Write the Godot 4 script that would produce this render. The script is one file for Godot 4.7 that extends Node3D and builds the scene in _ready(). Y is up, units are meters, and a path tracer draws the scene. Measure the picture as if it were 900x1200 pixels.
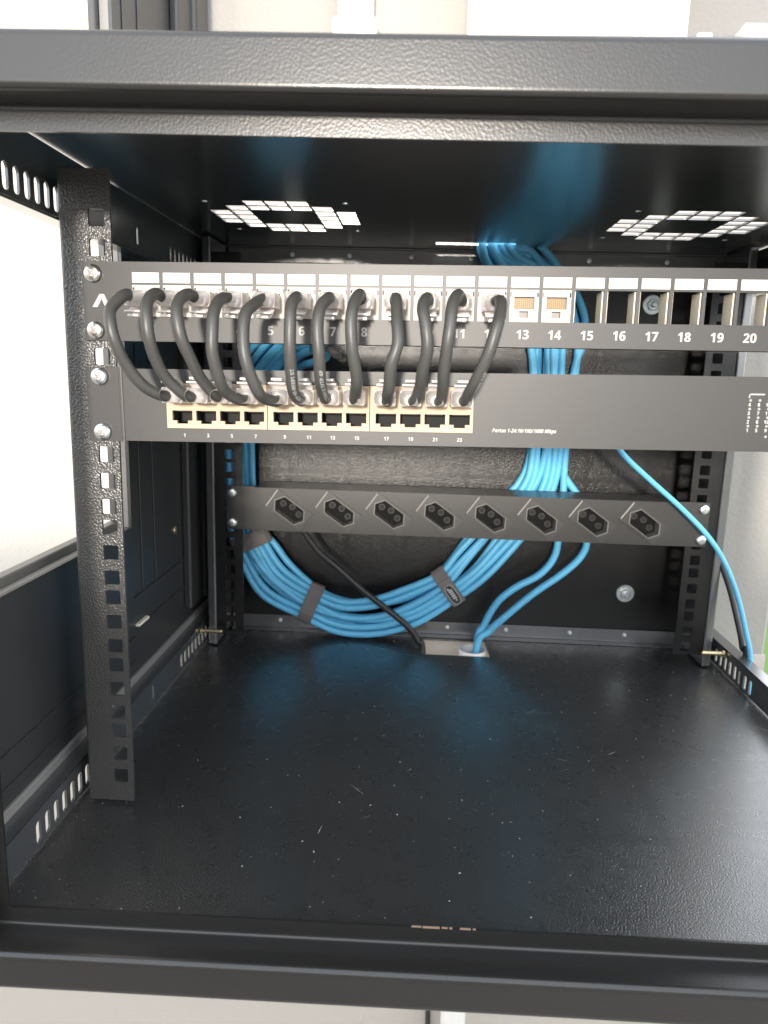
extends Node3D
# All numbers below are millimetres; S turns them into metres.
const S := 0.001
var M := {}
var taken := {}
var rng := RandomNumberGenerator.new()

static func V(x: float, y: float, z: float) -> Vector3:
	return Vector3(x, y, z)

# ---------------------------------------------------------------- mesh collector
class Mb:
	var v := PackedVector3Array()
	var n := PackedVector3Array()
	func tri(a: Vector3, b: Vector3, c: Vector3, na: Vector3, nb: Vector3, nc: Vector3) -> void:
		if (b - a).cross(c - a).dot(na + nb + nc) > 0.0:
			var t := b; b = c; c = t
			t = nb; nb = nc; nc = t
		v.append(a * 0.001); v.append(b * 0.001); v.append(c * 0.001)
		n.append(na); n.append(nb); n.append(nc)
	func quadn(a: Vector3, b: Vector3, c: Vector3, d: Vector3, na: Vector3, nb: Vector3, nc: Vector3, nd: Vector3) -> void:
		tri(a, b, c, na, nb, nc)
		tri(a, c, d, na, nc, nd)
	func quad(a: Vector3, b: Vector3, c: Vector3, d: Vector3, m: Vector3) -> void:
		quadn(a, b, c, d, m, m, m, m)
	func mesh() -> ArrayMesh:
		var arr := []
		arr.resize(Mesh.ARRAY_MAX)
		arr[Mesh.ARRAY_VERTEX] = v
		arr[Mesh.ARRAY_NORMAL] = n
		var am := ArrayMesh.new()
		am.add_surface_from_arrays(Mesh.PRIMITIVE_TRIANGLES, arr)
		return am
	# box with chamfered edges
	func box(lo: Vector3, hi: Vector3, ch := 0.3) -> Mb:
		var c := minf(ch, 0.49 * minf(hi.x - lo.x, minf(hi.y - lo.y, hi.z - lo.z)))
		var mid := (lo + hi) / 2.0
		var h := (hi - lo) / 2.0
		var ax := [Vector3.RIGHT, Vector3.UP, Vector3.BACK]
		var pt := func(s: Vector3, axis: int) -> Vector3:
			var q := h - Vector3(c, c, c)
			q[axis] += c
			return mid + q * s
		for a in 3:
			var b := (a + 1) % 3
			var d := (a + 2) % 3
			for sa in [-1.0, 1.0]:
				var cs := []
				for k in [[-1.0, -1.0], [1.0, -1.0], [1.0, 1.0], [-1.0, 1.0]]:
					var s := Vector3.ONE
					s[a] = sa; s[b] = k[0]; s[d] = k[1]
					cs.append(pt.call(s, a))
				quad(cs[0], cs[1], cs[2], cs[3], ax[a] * sa)
				for sb in [-1.0, 1.0]:
					var s1 := Vector3.ONE
					s1[a] = sa; s1[b] = sb; s1[d] = -1.0
					var s2 := s1
					s2[d] = 1.0
					quad(pt.call(s1, a), pt.call(s2, a), pt.call(s2, b), pt.call(s1, b), (ax[a] * sa + ax[b] * sb).normalized())
		for sx in [-1.0, 1.0]:
			for sy in [-1.0, 1.0]:
				for sz in [-1.0, 1.0]:
					var s := Vector3(sx, sy, sz)
					var m := s.normalized()
					tri(pt.call(s, 0), pt.call(s, 1), pt.call(s, 2), m, m, m)
		return self
	# round profile (radius, height) turned about an axis
	func lathe(o: Vector3, axis: Vector3, prof: Array, seg := 20) -> Mb:
		var w := axis.normalized()
		var u := w.cross(Vector3(0.31, 0.77, 0.55)).normalized()
		var t := w.cross(u)
		for i in prof.size() - 1:
			var a: Vector2 = prof[i]
			var b: Vector2 = prof[i + 1]
			var dl := (b - a).normalized()
			for k in seg:
				var f0 := TAU * k / seg
				var f1 := TAU * (k + 1) / seg
				var d0 := u * cos(f0) + t * sin(f0)
				var d1 := u * cos(f1) + t * sin(f1)
				var n0 := d0 * dl.y - w * dl.x
				var n1 := d1 * dl.y - w * dl.x
				quadn(o + d0 * a.x + w * a.y, o + d1 * a.x + w * a.y, o + d1 * b.x + w * b.y, o + d0 * b.x + w * b.y, n0, n1, n1, n0)
		return self
	# bent sheet metal: a polyline p (x along u, y along w) of thickness t, extruded along e from s0 to s1
	func sheet(o: Vector3, u: Vector3, w: Vector3, e: Vector3, s0: float, s1: float, p: Array, t := 1.5, r := 2.0) -> Mb:
		var q := []
		for i in p.size():
			if i == 0 or i == p.size() - 1:
				var d0: Vector2 = (p[1] - p[0]).normalized() if i == 0 else (p[i] - p[i - 1]).normalized()
				q.append([p[i], Vector2(-d0.y, d0.x)])
				continue
			var d1: Vector2 = (p[i] - p[i - 1]).normalized()
			var d2: Vector2 = (p[i + 1] - p[i]).normalized()
			var rr := minf(r, 0.45 * minf(p[i].distance_to(p[i - 1]), p[i].distance_to(p[i + 1])))
			var a: Vector2 = p[i] - d1 * rr
			var b: Vector2 = p[i] + d2 * rr
			for k in 6:
				var f := k / 5.0
				var pos: Vector2 = a * (1 - f) * (1 - f) + p[i] * 2.0 * f * (1 - f) + b * f * f
				var tg: Vector2 = ((p[i] - a) * (1 - f) + (b - p[i]) * f).normalized()
				q.append([pos, Vector2(-tg.y, tg.x)])
		for i in q.size() - 1:
			var a: Vector2 = q[i][0]
			var b: Vector2 = q[i + 1][0]
			var na: Vector2 = q[i][1]
			var nb: Vector2 = q[i + 1][1]
			for side in [1.0, -1.0]:
				var a3: Vector3 = o + u * (a.x + na.x * side * t / 2) + w * (a.y + na.y * side * t / 2)
				var b3: Vector3 = o + u * (b.x + nb.x * side * t / 2) + w * (b.y + nb.y * side * t / 2)
				var m0: Vector3 = (u * na.x + w * na.y) * side
				var m1: Vector3 = (u * nb.x + w * nb.y) * side
				quadn(a3 + e * s0, b3 + e * s0, b3 + e * s1, a3 + e * s1, m0, m1, m1, m0)
			for s in [s0, s1]:
				var m: Vector3 = e * (1.0 if s == maxf(s0, s1) else -1.0)
				var c := []
				for g in [[a, na, 1.0], [b, nb, 1.0], [b, nb, -1.0], [a, na, -1.0]]:
					c.append(o + u * (g[0].x + g[1].x * g[2] * t / 2) + w * (g[0].y + g[1].y * g[2] * t / 2) + e * s)
				quad(c[0], c[1], c[2], c[3], m)
		for i in [0, q.size() - 1]:
			var a: Vector2 = q[i][0]
			var na: Vector2 = q[i][1]
			var tg := Vector2(na.y, -na.x) * (-1.0 if i == 0 else 1.0)
			var p0: Vector3 = o + u * (a.x + na.x * t / 2) + w * (a.y + na.y * t / 2)
			var p1: Vector3 = o + u * (a.x - na.x * t / 2) + w * (a.y - na.y * t / 2)
			quad(p0 + e * s0, p1 + e * s0, p1 + e * s1, p0 + e * s1, u * tg.x + w * tg.y)
		return self
	# flat plate with holes: x along u, y along w, front towards m; holes are polygons
	func plate(o: Vector3, u: Vector3, w: Vector3, m: Vector3, x0: float, y0: float, x1: float, y1: float, holes: Array, t := 1.5) -> Mb:
		var cuts := [x0, x1]
		var boxes := []
		for h in holes:
			var r := Rect2(h[0], Vector2.ZERO)
			for p in h:
				r = r.expand(p)
			boxes.append(r)
			cuts.append(r.get_center().x)
		cuts.sort()
		var xs := [cuts[0]]
		for c in cuts:
			if c - xs[-1] > 0.2:
				xs.append(c)
		xs[-1] = x1
		var at := func(p: Vector2, back: bool) -> Vector3:
			return o + u * p.x + w * p.y - (m * t if back else Vector3.ZERO)
		for i in xs.size() - 1:
			var polys := [PackedVector2Array([Vector2(xs[i], y0), Vector2(xs[i + 1], y0), Vector2(xs[i + 1], y1), Vector2(xs[i], y1)])]
			for k in holes.size():
				if boxes[k].end.x <= xs[i] or boxes[k].position.x >= xs[i + 1]:
					continue
				var next := []
				for p in polys:
					next.append_array(Geometry2D.clip_polygons(p, PackedVector2Array(holes[k])))
				polys = next
			for p in polys:
				var idx := Geometry2D.triangulate_polygon(p)
				for j in range(0, idx.size(), 3):
					for b in [false, true]:
						var nn := -m if b else m
						tri(at.call(p[idx[j]], b), at.call(p[idx[j + 1]], b), at.call(p[idx[j + 2]], b), nn, nn, nn)
		var rims := [[PackedVector2Array([Vector2(x0, y0), Vector2(x1, y0), Vector2(x1, y1), Vector2(x0, y1)]), 1.0]]
		for h in holes:
			rims.append([PackedVector2Array(h), -1.0])
		for rim in rims:
			var p: PackedVector2Array = rim[0]
			var c := Vector2.ZERO
			for q in p:
				c += q / p.size()
			for k in p.size():
				var a := p[k]
				var b := p[(k + 1) % p.size()]
				var d := (b - a).normalized()
				var nn := Vector2(d.y, -d.x)
				if nn.dot((a + b) / 2 - c) * rim[1] < 0:
					nn = -nn
				quad(at.call(a, false), at.call(b, false), at.call(b, true), at.call(a, true), u * nn.x + w * nn.y)
		return self
	# round tube along dense points; r may swell by fn
	func tube(p: PackedVector3Array, r: float, seg := 10, caps := true) -> Mb:
		var fr := frames(p)
		for i in p.size() - 1:
			for k in seg:
				var f0 := TAU * k / seg
				var f1 := TAU * (k + 1) / seg
				var a0: Vector3 = fr[i][0] * cos(f0) + fr[i][1] * sin(f0)
				var a1: Vector3 = fr[i][0] * cos(f1) + fr[i][1] * sin(f1)
				var b0: Vector3 = fr[i + 1][0] * cos(f0) + fr[i + 1][1] * sin(f0)
				var b1: Vector3 = fr[i + 1][0] * cos(f1) + fr[i + 1][1] * sin(f1)
				quadn(p[i] + a0 * r, p[i] + a1 * r, p[i + 1] + b1 * r, p[i + 1] + b0 * r, a0, a1, b1, b0)
		if caps:
			for e in [0, p.size() - 1]:
				var m := (p[0] - p[1]).normalized() if e == 0 else (p[-1] - p[-2]).normalized()
				for k in seg:
					var f0 := TAU * k / seg
					var f1 := TAU * (k + 1) / seg
					tri(p[e], p[e] + (fr[e][0] * cos(f0) + fr[e][1] * sin(f0)) * r, p[e] + (fr[e][0] * cos(f1) + fr[e][1] * sin(f1)) * r, m, m, m)
		return self
	static func frames(p: PackedVector3Array) -> Array:
		var out := []
		var tg := (p[1] - p[0]).normalized()
		var u := tg.cross(Vector3(0.2, 0.3, 0.93)).normalized()
		for i in p.size():
			var t2 := (p[mini(i + 1, p.size() - 1)] - p[maxi(i - 1, 0)]).normalized()
			u = (u - t2 * u.dot(t2)).normalized()
			out.append([u, t2.cross(u), t2])
		return out

static func smooth(c: Array, sub := 6) -> PackedVector3Array:
	var out := PackedVector3Array()
	for i in c.size() - 1:
		var a: Vector3 = c[maxi(i - 1, 0)]
		var b: Vector3 = c[i]
		var d: Vector3 = c[i + 1]
		var e: Vector3 = c[mini(i + 2, c.size() - 1)]
		for k in sub:
			out.append(b.cubic_interpolate(d, a, e, float(k) / sub))
	out.append(c[-1])
	return out

static func rect(cx: float, cy: float, w: float, h: float) -> Array:
	return [Vector2(cx - w / 2, cy - h / 2), Vector2(cx + w / 2, cy - h / 2), Vector2(cx + w / 2, cy + h / 2), Vector2(cx - w / 2, cy + h / 2)]

static func rrect(cx: float, cy: float, w: float, h: float, r: float, n := 3) -> Array:
	var out := []
	for q in 4:
		var sx: float = [1, -1, -1, 1][q]
		var sy: float = [1, 1, -1, -1][q]
		for k in n + 1:
			var f := PI / 2 * (q + float(k) / n)
			out.append(Vector2(cx + sx * (w / 2 - r) + r * cos(f), cy + sy * (h / 2 - r) + r * sin(f)))
	return out

static func disc(cx: float, cy: float, r: float, n := 12) -> Array:
	var out := []
	for k in n:
		out.append(Vector2(cx + r * cos(TAU * k / n), cy + r * sin(TAU * k / n)))
	return out

# ---------------------------------------------------------------- nodes
func numbered(called: String) -> String:
	taken[called] = taken.get(called, 0) + 1
	return called if taken[called] == 1 else "%s_%03d" % [called, taken[called] - 1]

func tag(o: Node3D, label: String, category := "", group := "", kind := "") -> Node3D:
	if label: o.set_meta("label", label)
	if category: o.set_meta("category", category)
	if group: o.set_meta("group", group)
	if kind: o.set_meta("kind", kind)
	return o

func thing(called: String, label: String, category: String, base: Vector3, group := "") -> Node3D:
	var o := Node3D.new()
	o.name = numbered(called)
	o.position = base * S
	add_child(o, true)
	return tag(o, label, category, group)

# a part given in world millimetres; its node is shifted back by what its parents stand at
func part(called: String, mb, mat: Material, parent: Node3D, label := "") -> MeshInstance3D:
	var o := MeshInstance3D.new()
	o.name = called
	o.mesh = mb.mesh() if mb is Mb else mb
	o.material_override = mat
	parent.add_child(o, true)
	var shift := Vector3.ZERO
	var p: Node = parent
	while p is Node3D and p != self:
		shift += p.position
		p = p.get_parent()
	o.position = -shift
	if label: o.set_meta("label", label)
	return o

# a part given around its own origin and put at a place
func put(called: String, mesh: Mesh, mat: Material, parent: Node3D, at: Vector3, turn := Vector3.ZERO) -> MeshInstance3D:
	var o := part(called, mesh, mat, parent)
	o.position += at * S
	o.rotation = turn
	return o

func lone(called: String, mb, mat: Material, label := "", category := "", group := "", kind := "") -> MeshInstance3D:
	var o := MeshInstance3D.new()
	o.name = numbered(called)
	o.mesh = mb.mesh() if mb is Mb else mb
	o.material_override = mat
	add_child(o, true)
	tag(o, label, category, group, kind)
	return o

# ---------------------------------------------------------------- materials
static func lin(r: float, g: float, b: float, a := 1.0) -> Color:
	var c := Color(r, g, b).linear_to_srgb()
	c.a = a
	return c

func mat(r: float, g: float, b: float, rough := 0.5, metal := 0.0) -> StandardMaterial3D:
	var m := StandardMaterial3D.new()
	m.albedo_color = lin(r, g, b)
	m.roughness = rough
	m.metallic = metal
	return m

func noise_tex(sd: int, freq: float, size: int, oct := 2, lo := 0.0, hi := 1.0) -> ImageTexture:
	# tiling noise kept in floats, so that relief shows no steps
	var f := FastNoiseLite.new()
	f.seed = sd
	f.noise_type = FastNoiseLite.TYPE_SIMPLEX_SMOOTH
	f.frequency = freq
	f.fractal_octaves = oct
	var data := PackedFloat32Array()
	data.resize(size * size)
	var rim := size / 8
	for y in size:
		var wy := maxf(0.0, 1.0 - float(y) / rim)
		for x in size:
			var v := f.get_noise_2d(x, y)
			var wx := maxf(0.0, 1.0 - float(x) / rim)
			if wx > 0.0:
				v = lerpf(v, f.get_noise_2d(x + size, y), wx)
			if wy > 0.0:
				var u := f.get_noise_2d(x, y + size)
				if wx > 0.0:
					u = lerpf(u, f.get_noise_2d(x + size, y + size), wx)
				v = lerpf(v, u, wy)
			data[y * size + x] = lerpf(lo, hi, clampf(v * 0.5 + 0.5, 0.0, 1.0))
	return ImageTexture.create_from_image(Image.create_from_data(size, size, false, Image.FORMAT_RF, data.to_byte_array()))

func tri(m: StandardMaterial3D, scale: float) -> StandardMaterial3D:
	m.uv1_triplanar = true
	m.uv1_world_triplanar = true
	m.uv1_scale = Vector3.ONE * scale
	return m

func gloss(m: StandardMaterial3D, k: float) -> StandardMaterial3D:
	m.metallic_specular = k
	return m

func coat(m: StandardMaterial3D, k: float, rough: float) -> StandardMaterial3D:
	m.clearcoat_enabled = true
	m.clearcoat = k
	m.clearcoat_roughness = rough
	return m

func bump(m: StandardMaterial3D, t: Texture2D, cm: float, scale: float) -> StandardMaterial3D:
	m.heightmap_enabled = true
	m.heightmap_texture = t
	m.heightmap_scale = cm
	return tri(m, scale)

func make_materials() -> void:
	var peel := noise_tex(3, 0.085, 512, 2)
	var fine := noise_tex(5, 0.16, 512, 2)
	var stucco := noise_tex(8, 0.05, 512, 4)
	var scuff := noise_tex(21, 0.012, 512, 5, 0.75, 1.25)
	M.rail = gloss(bump(mat(0.050, 0.048, 0.046, 0.30), peel, 0.034, 14.0), 0.6)
	M.frame = gloss(bump(mat(0.014, 0.0135, 0.013, 0.27), peel, 0.004, 15.0), 0.55)
	M.sheet = coat(gloss(bump(mat(0.060, 0.062, 0.065, 0.26), fine, 0.008, 8.0), 0.8), 1.0, 0.22)
	M.floor = coat(gloss(bump(mat(0.021, 0.0208, 0.0204, 0.30), fine, 0.030, 9.0), 0.8), 1.0, 0.25)
	M.floor.roughness_texture = scuff
	M.back = gloss(bump(mat(0.010, 0.0096, 0.0095, 0.25), peel, 0.014, 16.0), 0.42)
	M.panel = bump(mat(0.031, 0.030, 0.0295, 0.42), fine, 0.003, 12.0)
	M.socket = mat(0.025, 0.0245, 0.024, 0.36)
	M.hole = mat(0.004, 0.004, 0.004, 0.7)
	M.ink = mat(0.5, 0.48, 0.46, 0.6)
	M.label = mat(0.82, 0.78, 0.72, 0.5)
	M.jack = mat(0.50, 0.46, 0.42, 0.45)
	M.amber = mat(0.20, 0.13, 0.06, 0.4)
	M.shade = mat(0.25, 0.23, 0.21, 0.5)
	M.cream = mat(0.88, 0.80, 0.65, 0.5)
	M.tan = mat(0.47, 0.365, 0.25, 0.5)
	M.metal = mat(0.62, 0.60, 0.56, 0.28, 1.0)
	M.zinc = mat(0.60, 0.64, 0.64, 0.33, 1.0)
	M.brass = mat(0.60, 0.50, 0.30, 0.35, 1.0)
	M.cord = bump(mat(0.055, 0.054, 0.051, 0.40), fine, 0.004, 20.0)
	M.blackcable = mat(0.02, 0.019, 0.019, 0.35)
	M.blue = bump(mat(0.12, 0.47, 0.74, 0.42), fine, 0.004, 9.0)
	M.velcro = bump(mat(0.17, 0.155, 0.148, 0.9), fine, 0.02, 30.0)
	M.velcro_dark = mat(0.03, 0.028, 0.027, 0.8)
	M.print = mat(0.30, 0.30, 0.29, 0.6)
	M.clear = mat(0.92, 0.87, 0.84, 0.2)
	M.clear.albedo_color.a = 0.62
	M.pins = mat(0.34, 0.23, 0.10, 0.4)
	M.recess = gloss(mat(0.004, 0.004, 0.004, 0.6), 0.25)
	M.rim = mat(0.13, 0.126, 0.122, 0.4)
	M.plate = mat(0.036, 0.035, 0.0345, 0.34)
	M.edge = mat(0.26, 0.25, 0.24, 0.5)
	M.clear.transparency = BaseMaterial3D.TRANSPARENCY_ALPHA
	M.wall = bump(mat(0.34, 0.325, 0.30, 0.85), stucco, 0.035, 6.0)
	M.white = mat(0.80, 0.79, 0.77, 0.4)
	M.boxwhite = mat(0.80, 0.76, 0.67, 0.45)
	M.alu = gloss(bump(mat(0.034, 0.034, 0.035, 0.36), fine, 0.003, 5.0), 0.55)
	M.aludull = mat(0.13, 0.125, 0.115, 0.5)
	M.alu_lit = mat(0.20, 0.195, 0.185, 0.45)  # paler alu, the light caught on the opening put into the colour
	M.paving = bump(mat(0.55, 0.52, 0.48, 0.9), stucco, 0.2, 2.0)
	M.grass = mat(0.09, 0.16, 0.035, 0.9)
	M.dust = mat(0.36, 0.355, 0.34, 0.9)
	M.chip = mat(0.24, 0.16, 0.11, 0.6)
	M.wall_sunlit = bump(mat(0.56, 0.53, 0.485, 0.85), stucco, 0.06, 6.0)  # paler copy of the wall tone with sunlight put into it
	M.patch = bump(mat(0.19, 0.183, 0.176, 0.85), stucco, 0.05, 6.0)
	M.lowwall = bump(mat(0.52, 0.48, 0.44, 0.85), stucco, 0.05, 6.0)  # lower wall toned apart, its shaded level set by colour

# ---------------------------------------------------------------- lettering
func letters(text: String, high: float, wide := 0.0, shear := 0.0, deep := 0.12, weight := 700) -> Dictionary:
	var tm := TextMesh.new()
	var f := SystemFont.new()
	f.font_names = PackedStringArray(["Droid Sans"])
	f.font_weight = weight
	tm.font = f
	tm.font_size = 48
	tm.pixel_size = 0.01
	tm.depth = 0.01
	tm.curve_step = 2.0
	tm.text = text
	var a := tm.get_mesh_arrays()
	var p: PackedVector3Array = a[Mesh.ARRAY_VERTEX]
	var box := AABB(p[0], Vector3.ZERO)
	for q in p:
		box = box.expand(q)
	# the height of a figure, so that strings with tails keep their scale
	var k := high / (48 * 0.01 * 0.714)
	var kx := k if wide == 0.0 else wide / box.size.x
	for i in p.size():
		var q := p[i] - V(box.get_center().x, box.position.y, box.get_center().z)
		p[i] = Vector3(q.x * kx + shear * q.y * k, q.y * k, (q.z / 0.01 + 0.5) * deep)
	a[Mesh.ARRAY_VERTEX] = p
	return {"arrays": a, "width": box.size.x * kx}

func text_mesh(text: String, high: float, wide := 0.0, shear := 0.0) -> ArrayMesh:
	var a: Array = letters(text, high, wide, shear).arrays
	var p: PackedVector3Array = a[Mesh.ARRAY_VERTEX]
	for i in p.size():
		p[i] *= S
	a[Mesh.ARRAY_VERTEX] = p
	var out := []
	out.resize(Mesh.ARRAY_MAX)
	for k in [Mesh.ARRAY_VERTEX, Mesh.ARRAY_NORMAL, Mesh.ARRAY_INDEX]:
		out[k] = a[k]
	var am := ArrayMesh.new()
	am.add_surface_from_arrays(Mesh.PRIMITIVE_TRIANGLES, out)
	return am

# lettering bent round a cable: from arc length s0 on, facing dir
func cable_text(p: PackedVector3Array, r: float, text: String, high: float, s0: float, dir: Vector3) -> ArrayMesh:
	var d := letters(text, high, 0.0, 0.0, 0.08)
	var a: Array = d.arrays
	var q: PackedVector3Array = a[Mesh.ARRAY_VERTEX]
	var nn: PackedVector3Array = a[Mesh.ARRAY_NORMAL]
	var acc := [0.0]
	for i in p.size() - 1:
		acc.append(acc[-1] + p[i].distance_to(p[i + 1]))
	var fr := Mb.frames(p)
	for i in q.size():
		var s: float = clampf(s0 + q[i].x + d.width / 2, 0, acc[-1] - 0.01)
		var k := 0
		while acc[k + 1] < s:
			k += 1
		var f: float = (s - acc[k]) / (acc[k + 1] - acc[k])
		var c := p[k].lerp(p[k + 1], f)
		var t: Vector3 = fr[k][2].lerp(fr[k + 1][2], f).normalized()
		var u := (dir - t * dir.dot(t)).normalized()
		var w := u.cross(t)
		var ang := (q[i].y - high / 2) / r
		q[i] = (c + (u * cos(ang) + w * sin(ang)) * (r + q[i].z)) * S
		nn[i] = (u * cos(ang) + w * sin(ang))
	var out := []
	out.resize(Mesh.ARRAY_MAX)
	out[Mesh.ARRAY_VERTEX] = q
	out[Mesh.ARRAY_NORMAL] = nn
	out[Mesh.ARRAY_INDEX] = a[Mesh.ARRAY_INDEX]
	var am := ArrayMesh.new()
	am.add_surface_from_arrays(Mesh.PRIMITIVE_TRIANGLES, out)
	return am

# ---------------------------------------------------------------- the scene
func _ready() -> void:
	rng.seed = 7
	# camera
	var cam := Camera3D.new()
	cam.name = "camera"
	cam.basis = Basis(Vector3.UP, 0.0459) * Basis(Vector3.RIGHT, -0.19) * Basis(Vector3.BACK, 0.0283)
	cam.position = V(-46.34, 225.97, 420.52) * S
	cam.fov = 70.6
	cam.near = 0.02
	cam.far = 120.0
	var at := CameraAttributesPhysical.new()
	at.frustum_focal_length = 12.0 / tan(deg_to_rad(70.6 / 2))
	at.exposure_aperture = 8.0
	at.frustum_focus_distance = 0.47
	at.frustum_near = 0.02
	at.frustum_far = 120.0
	cam.attributes = at
	add_child(cam)
	cam.current = true
	# sky and light: a low hazy sun from behind the viewer, over an added unseen wall that shades everything low
	var we := WorldEnvironment.new()
	we.name = "daylight"
	var env := Environment.new()
	env.background_mode = Environment.BG_SKY
	var sky := Sky.new()
	var sm := ProceduralSkyMaterial.new()
	sm.sky_top_color = lin(0.40, 0.425, 0.46)
	sm.sky_horizon_color = lin(0.66, 0.67, 0.68)
	sm.sky_curve = 0.2
	sm.ground_bottom_color = lin(0.25, 0.24, 0.22)
	sm.ground_horizon_color = lin(0.35, 0.34, 0.32)
	sm.sun_angle_max = 1.0
	sky.sky_material = sm
	env.sky = sky
	env.tonemap_mode = Environment.TONE_MAPPER_LINEAR
	env.tonemap_exposure = 6.6
	env.sdfgi_enabled = true
	env.ssao_enabled = true
	env.ssil_enabled = true
	we.environment = env
	add_child(we)
	var sun := DirectionalLight3D.new()
	sun.name = "sun"
	sun.light_color = Color(1.0, 0.96, 0.91)
	sun.light_energy = 0.26
	sun.light_angular_distance = 5.0
	sun.shadow_enabled = true
	add_child(sun)
	sun.look_at_from_position(Vector3.ZERO, -Vector3(-0.055, 0.125, 1.0), Vector3.UP)

	make_materials()
	build_setting()
	build_rack()
	build_panel()
	build_switch()
	build_cords()
	build_strip()
	build_cables()
	build_straps()
	build_dust()

func build_setting() -> void:
	var g := Mb.new()
	g.quad(V(-60000, -1300, -60000), V(60000, -1300, -60000), V(60000, -1300, 60000), V(-60000, -1300, 60000), Vector3.UP)
	lone("ground", g, M.grass, "green grass lawn beyond the end of the wall", "", "", "structure")
	var pv := Mb.new()
	pv.box(V(-50000, -1330, -341), V(345, -1280, 50000), 4)
	pv.box(V(345, -1330, 300), V(50000, -1280, 50000), 4)
	lone("pavement", pv, M.paving, "pale concrete pavement along the foot of the wall", "", "", "structure")
	var w := Mb.new()
	w.box(V(-4000, -1310, -560), V(338, 2600, -345.5), 3)
	var wl := tag(lone("wall", w, M.wall), "cream rough plastered wall that the rack hangs on", "wall", "", "thing")
	part("shade_toned_band", Mb.new().box(V(-4000, -1279, -346), V(338.5, -64, -343.5), 0.5), M.lowwall, wl, "lower wall with its shade level put into the colour")
	# trunking and boxes on the wall above the rack
	var t := thing("cable_trunking", "slim white cable trunking with a wider coupling, rising from the rack top", "trunking", V(-120, 352, -345))
	part("duct", Mb.new().box(V(-137, 352, -345), V(-104, 1500, -327), 1.5), M.white, t)
	part("coupling", Mb.new().box(V(-142, 430, -345), V(-100, 551, -322), 2.5), M.white, t)
	var b := thing("distribution_box", "large cream wall box with a plain door above the rack", "electrical box", V(77, 430, -345))
	part("body", Mb.new().box(V(-17.5, 430, -345), V(173, 900, -287), 2.5), M.boxwhite, b)
	part("door", Mb.new().box(V(23.6, 436, -287), V(132, 894, -285), 0.8), M.boxwhite, b)
	part("frame", Mb.new().box(V(-17, 431, -287), V(22.6, 899, -285.2), 0.8), M.boxwhite, b)
	part("frame", Mb.new().box(V(133, 431, -287), V(172.5, 899, -285.2), 0.8), M.boxwhite, b)
	part("sunlit_bay", Mb.new().box(V(-4000, -63.5, -346), V(-305, 2599, -344), 0.4), M.wall_sunlit, wl, "stretch of the wall with sunlight put into its colour")
	part("grey_patch", Mb.new().box(V(174, 400, -346), V(338.5, 2500, -344.6), 0.3), M.patch, wl, "grey stretch of wall beside the wall box")  # greyer wall tone on this stretch
	var gw := Mb.new().box(V(-6000, -1290, 1200), V(9000, 250, 1320), 6)  # unseen wall added to keep the sun off everything low
	lone("unseen_shade_wall", gw, M.paving, "added unseen wall behind the viewer that shades everything low", "wall", "", "thing")
	var h := thing("wall_duct", "horizontal white duct low on the grey wall beside the cream wall box", "trunking", V(260, 512, -345))
	part("duct", Mb.new().box(V(176, 505, -345), V(236, 536, -330), 1.5), M.white, h)
	part("junction_box", Mb.new().box(V(234, 500, -345), V(330, 547, -322), 2), M.white, h)
	part("clip", Mb.new().box(V(199, 541, -345), V(213, 546, -340), 1), M.white, h)
	var cd := Mb.new().lathe(V(18, -1290, -306), Vector3.UP, [Vector2(13.0, 1232.5), Vector2(13.0, 0), Vector2(14.5, 0), Vector2(14.5, 1232.5), Vector2(13.0, 1232.5)], 28)
	lone("conduit", cd, M.white, "white round conduit rising into the cut-out in the rack floor", "conduit")
	# dark panel with an opening
	var p := thing("side_screen", "dark grey metal screen with a large rectangular opening, beside the slotted rails", "metal screen", V(-286, -28, -120))
	var o := Mb.new()
	o.plate(V(-275, 0, 0), Vector3.FORWARD, Vector3.UP, Vector3.RIGHT, -98, -37, 344, 1000, [rect(34, 464, 208, 732)], 2)
	part("face_sheet", o, M.alu, p)
	var rv := Mb.new()
	rv.box(V(-284, 98, -139.6), V(-277.2, 830, -137.5), 0.4)
	part("reveal", rv, M.alu_lit, p)
	part("sill", Mb.new().box(V(-284, 95.5, -137.4), V(-277.2, 98, 70), 0.4), M.alu_lit, p)
	part("stop_bar", Mb.new().box(V(-289.5, 104, -139.6), V(-284.2, 830, -131), 0.8), M.alu, p)
	part("stop_bar", Mb.new().box(V(-292, 92, -139.6), V(-284.2, 103.6, 70), 0.8), M.aludull, p)
	part("backing_sheet", Mb.new().box(V(-285.8, -28, -343), V(-284.4, 1000, -140), 0.4), M.alu, p)
	part("backing_sheet", Mb.new().box(V(-285.8, -28, -139.5), V(-284.4, 91.5, 98), 0.4), M.alu, p)
	part("light_gap_strip", Mb.new().box(V(-276, -37, -342), V(-272.8, -25, 98), 0.8), M.alu_lit, p)  # pale strip put in for the light gap above the bottom rail
	for yy in [6.0, -14.0]:
		part("moulding", Mb.new().box(V(-275, yy - 1.2, -136), V(-273.6, yy + 1.2, 96), 0.5), M.alu, p)
	for yy in [39.0, 12.0]:
		part("moulding", Mb.new().box(V(-275, yy - 1.2, -264), V(-273.4, yy + 1.2, -139), 0.5), M.alu, p)
	for zz in [-156.0, -186.0]:
		part("moulding", Mb.new().box(V(-275, 40, zz - 0.8), V(-274, 990, zz + 0.8), 0.4), M.alu, p)
	part("corner_post", Mb.new().sheet(V(0, 0, 0), Vector3.RIGHT, Vector3.BACK, Vector3.UP, -10, 990, [Vector2(-274, -262), Vector2(-268, -262), Vector2(-268, -300), Vector2(-264, -303), Vector2(-264, -338)], 1.5, 2), M.alu, p)
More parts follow.
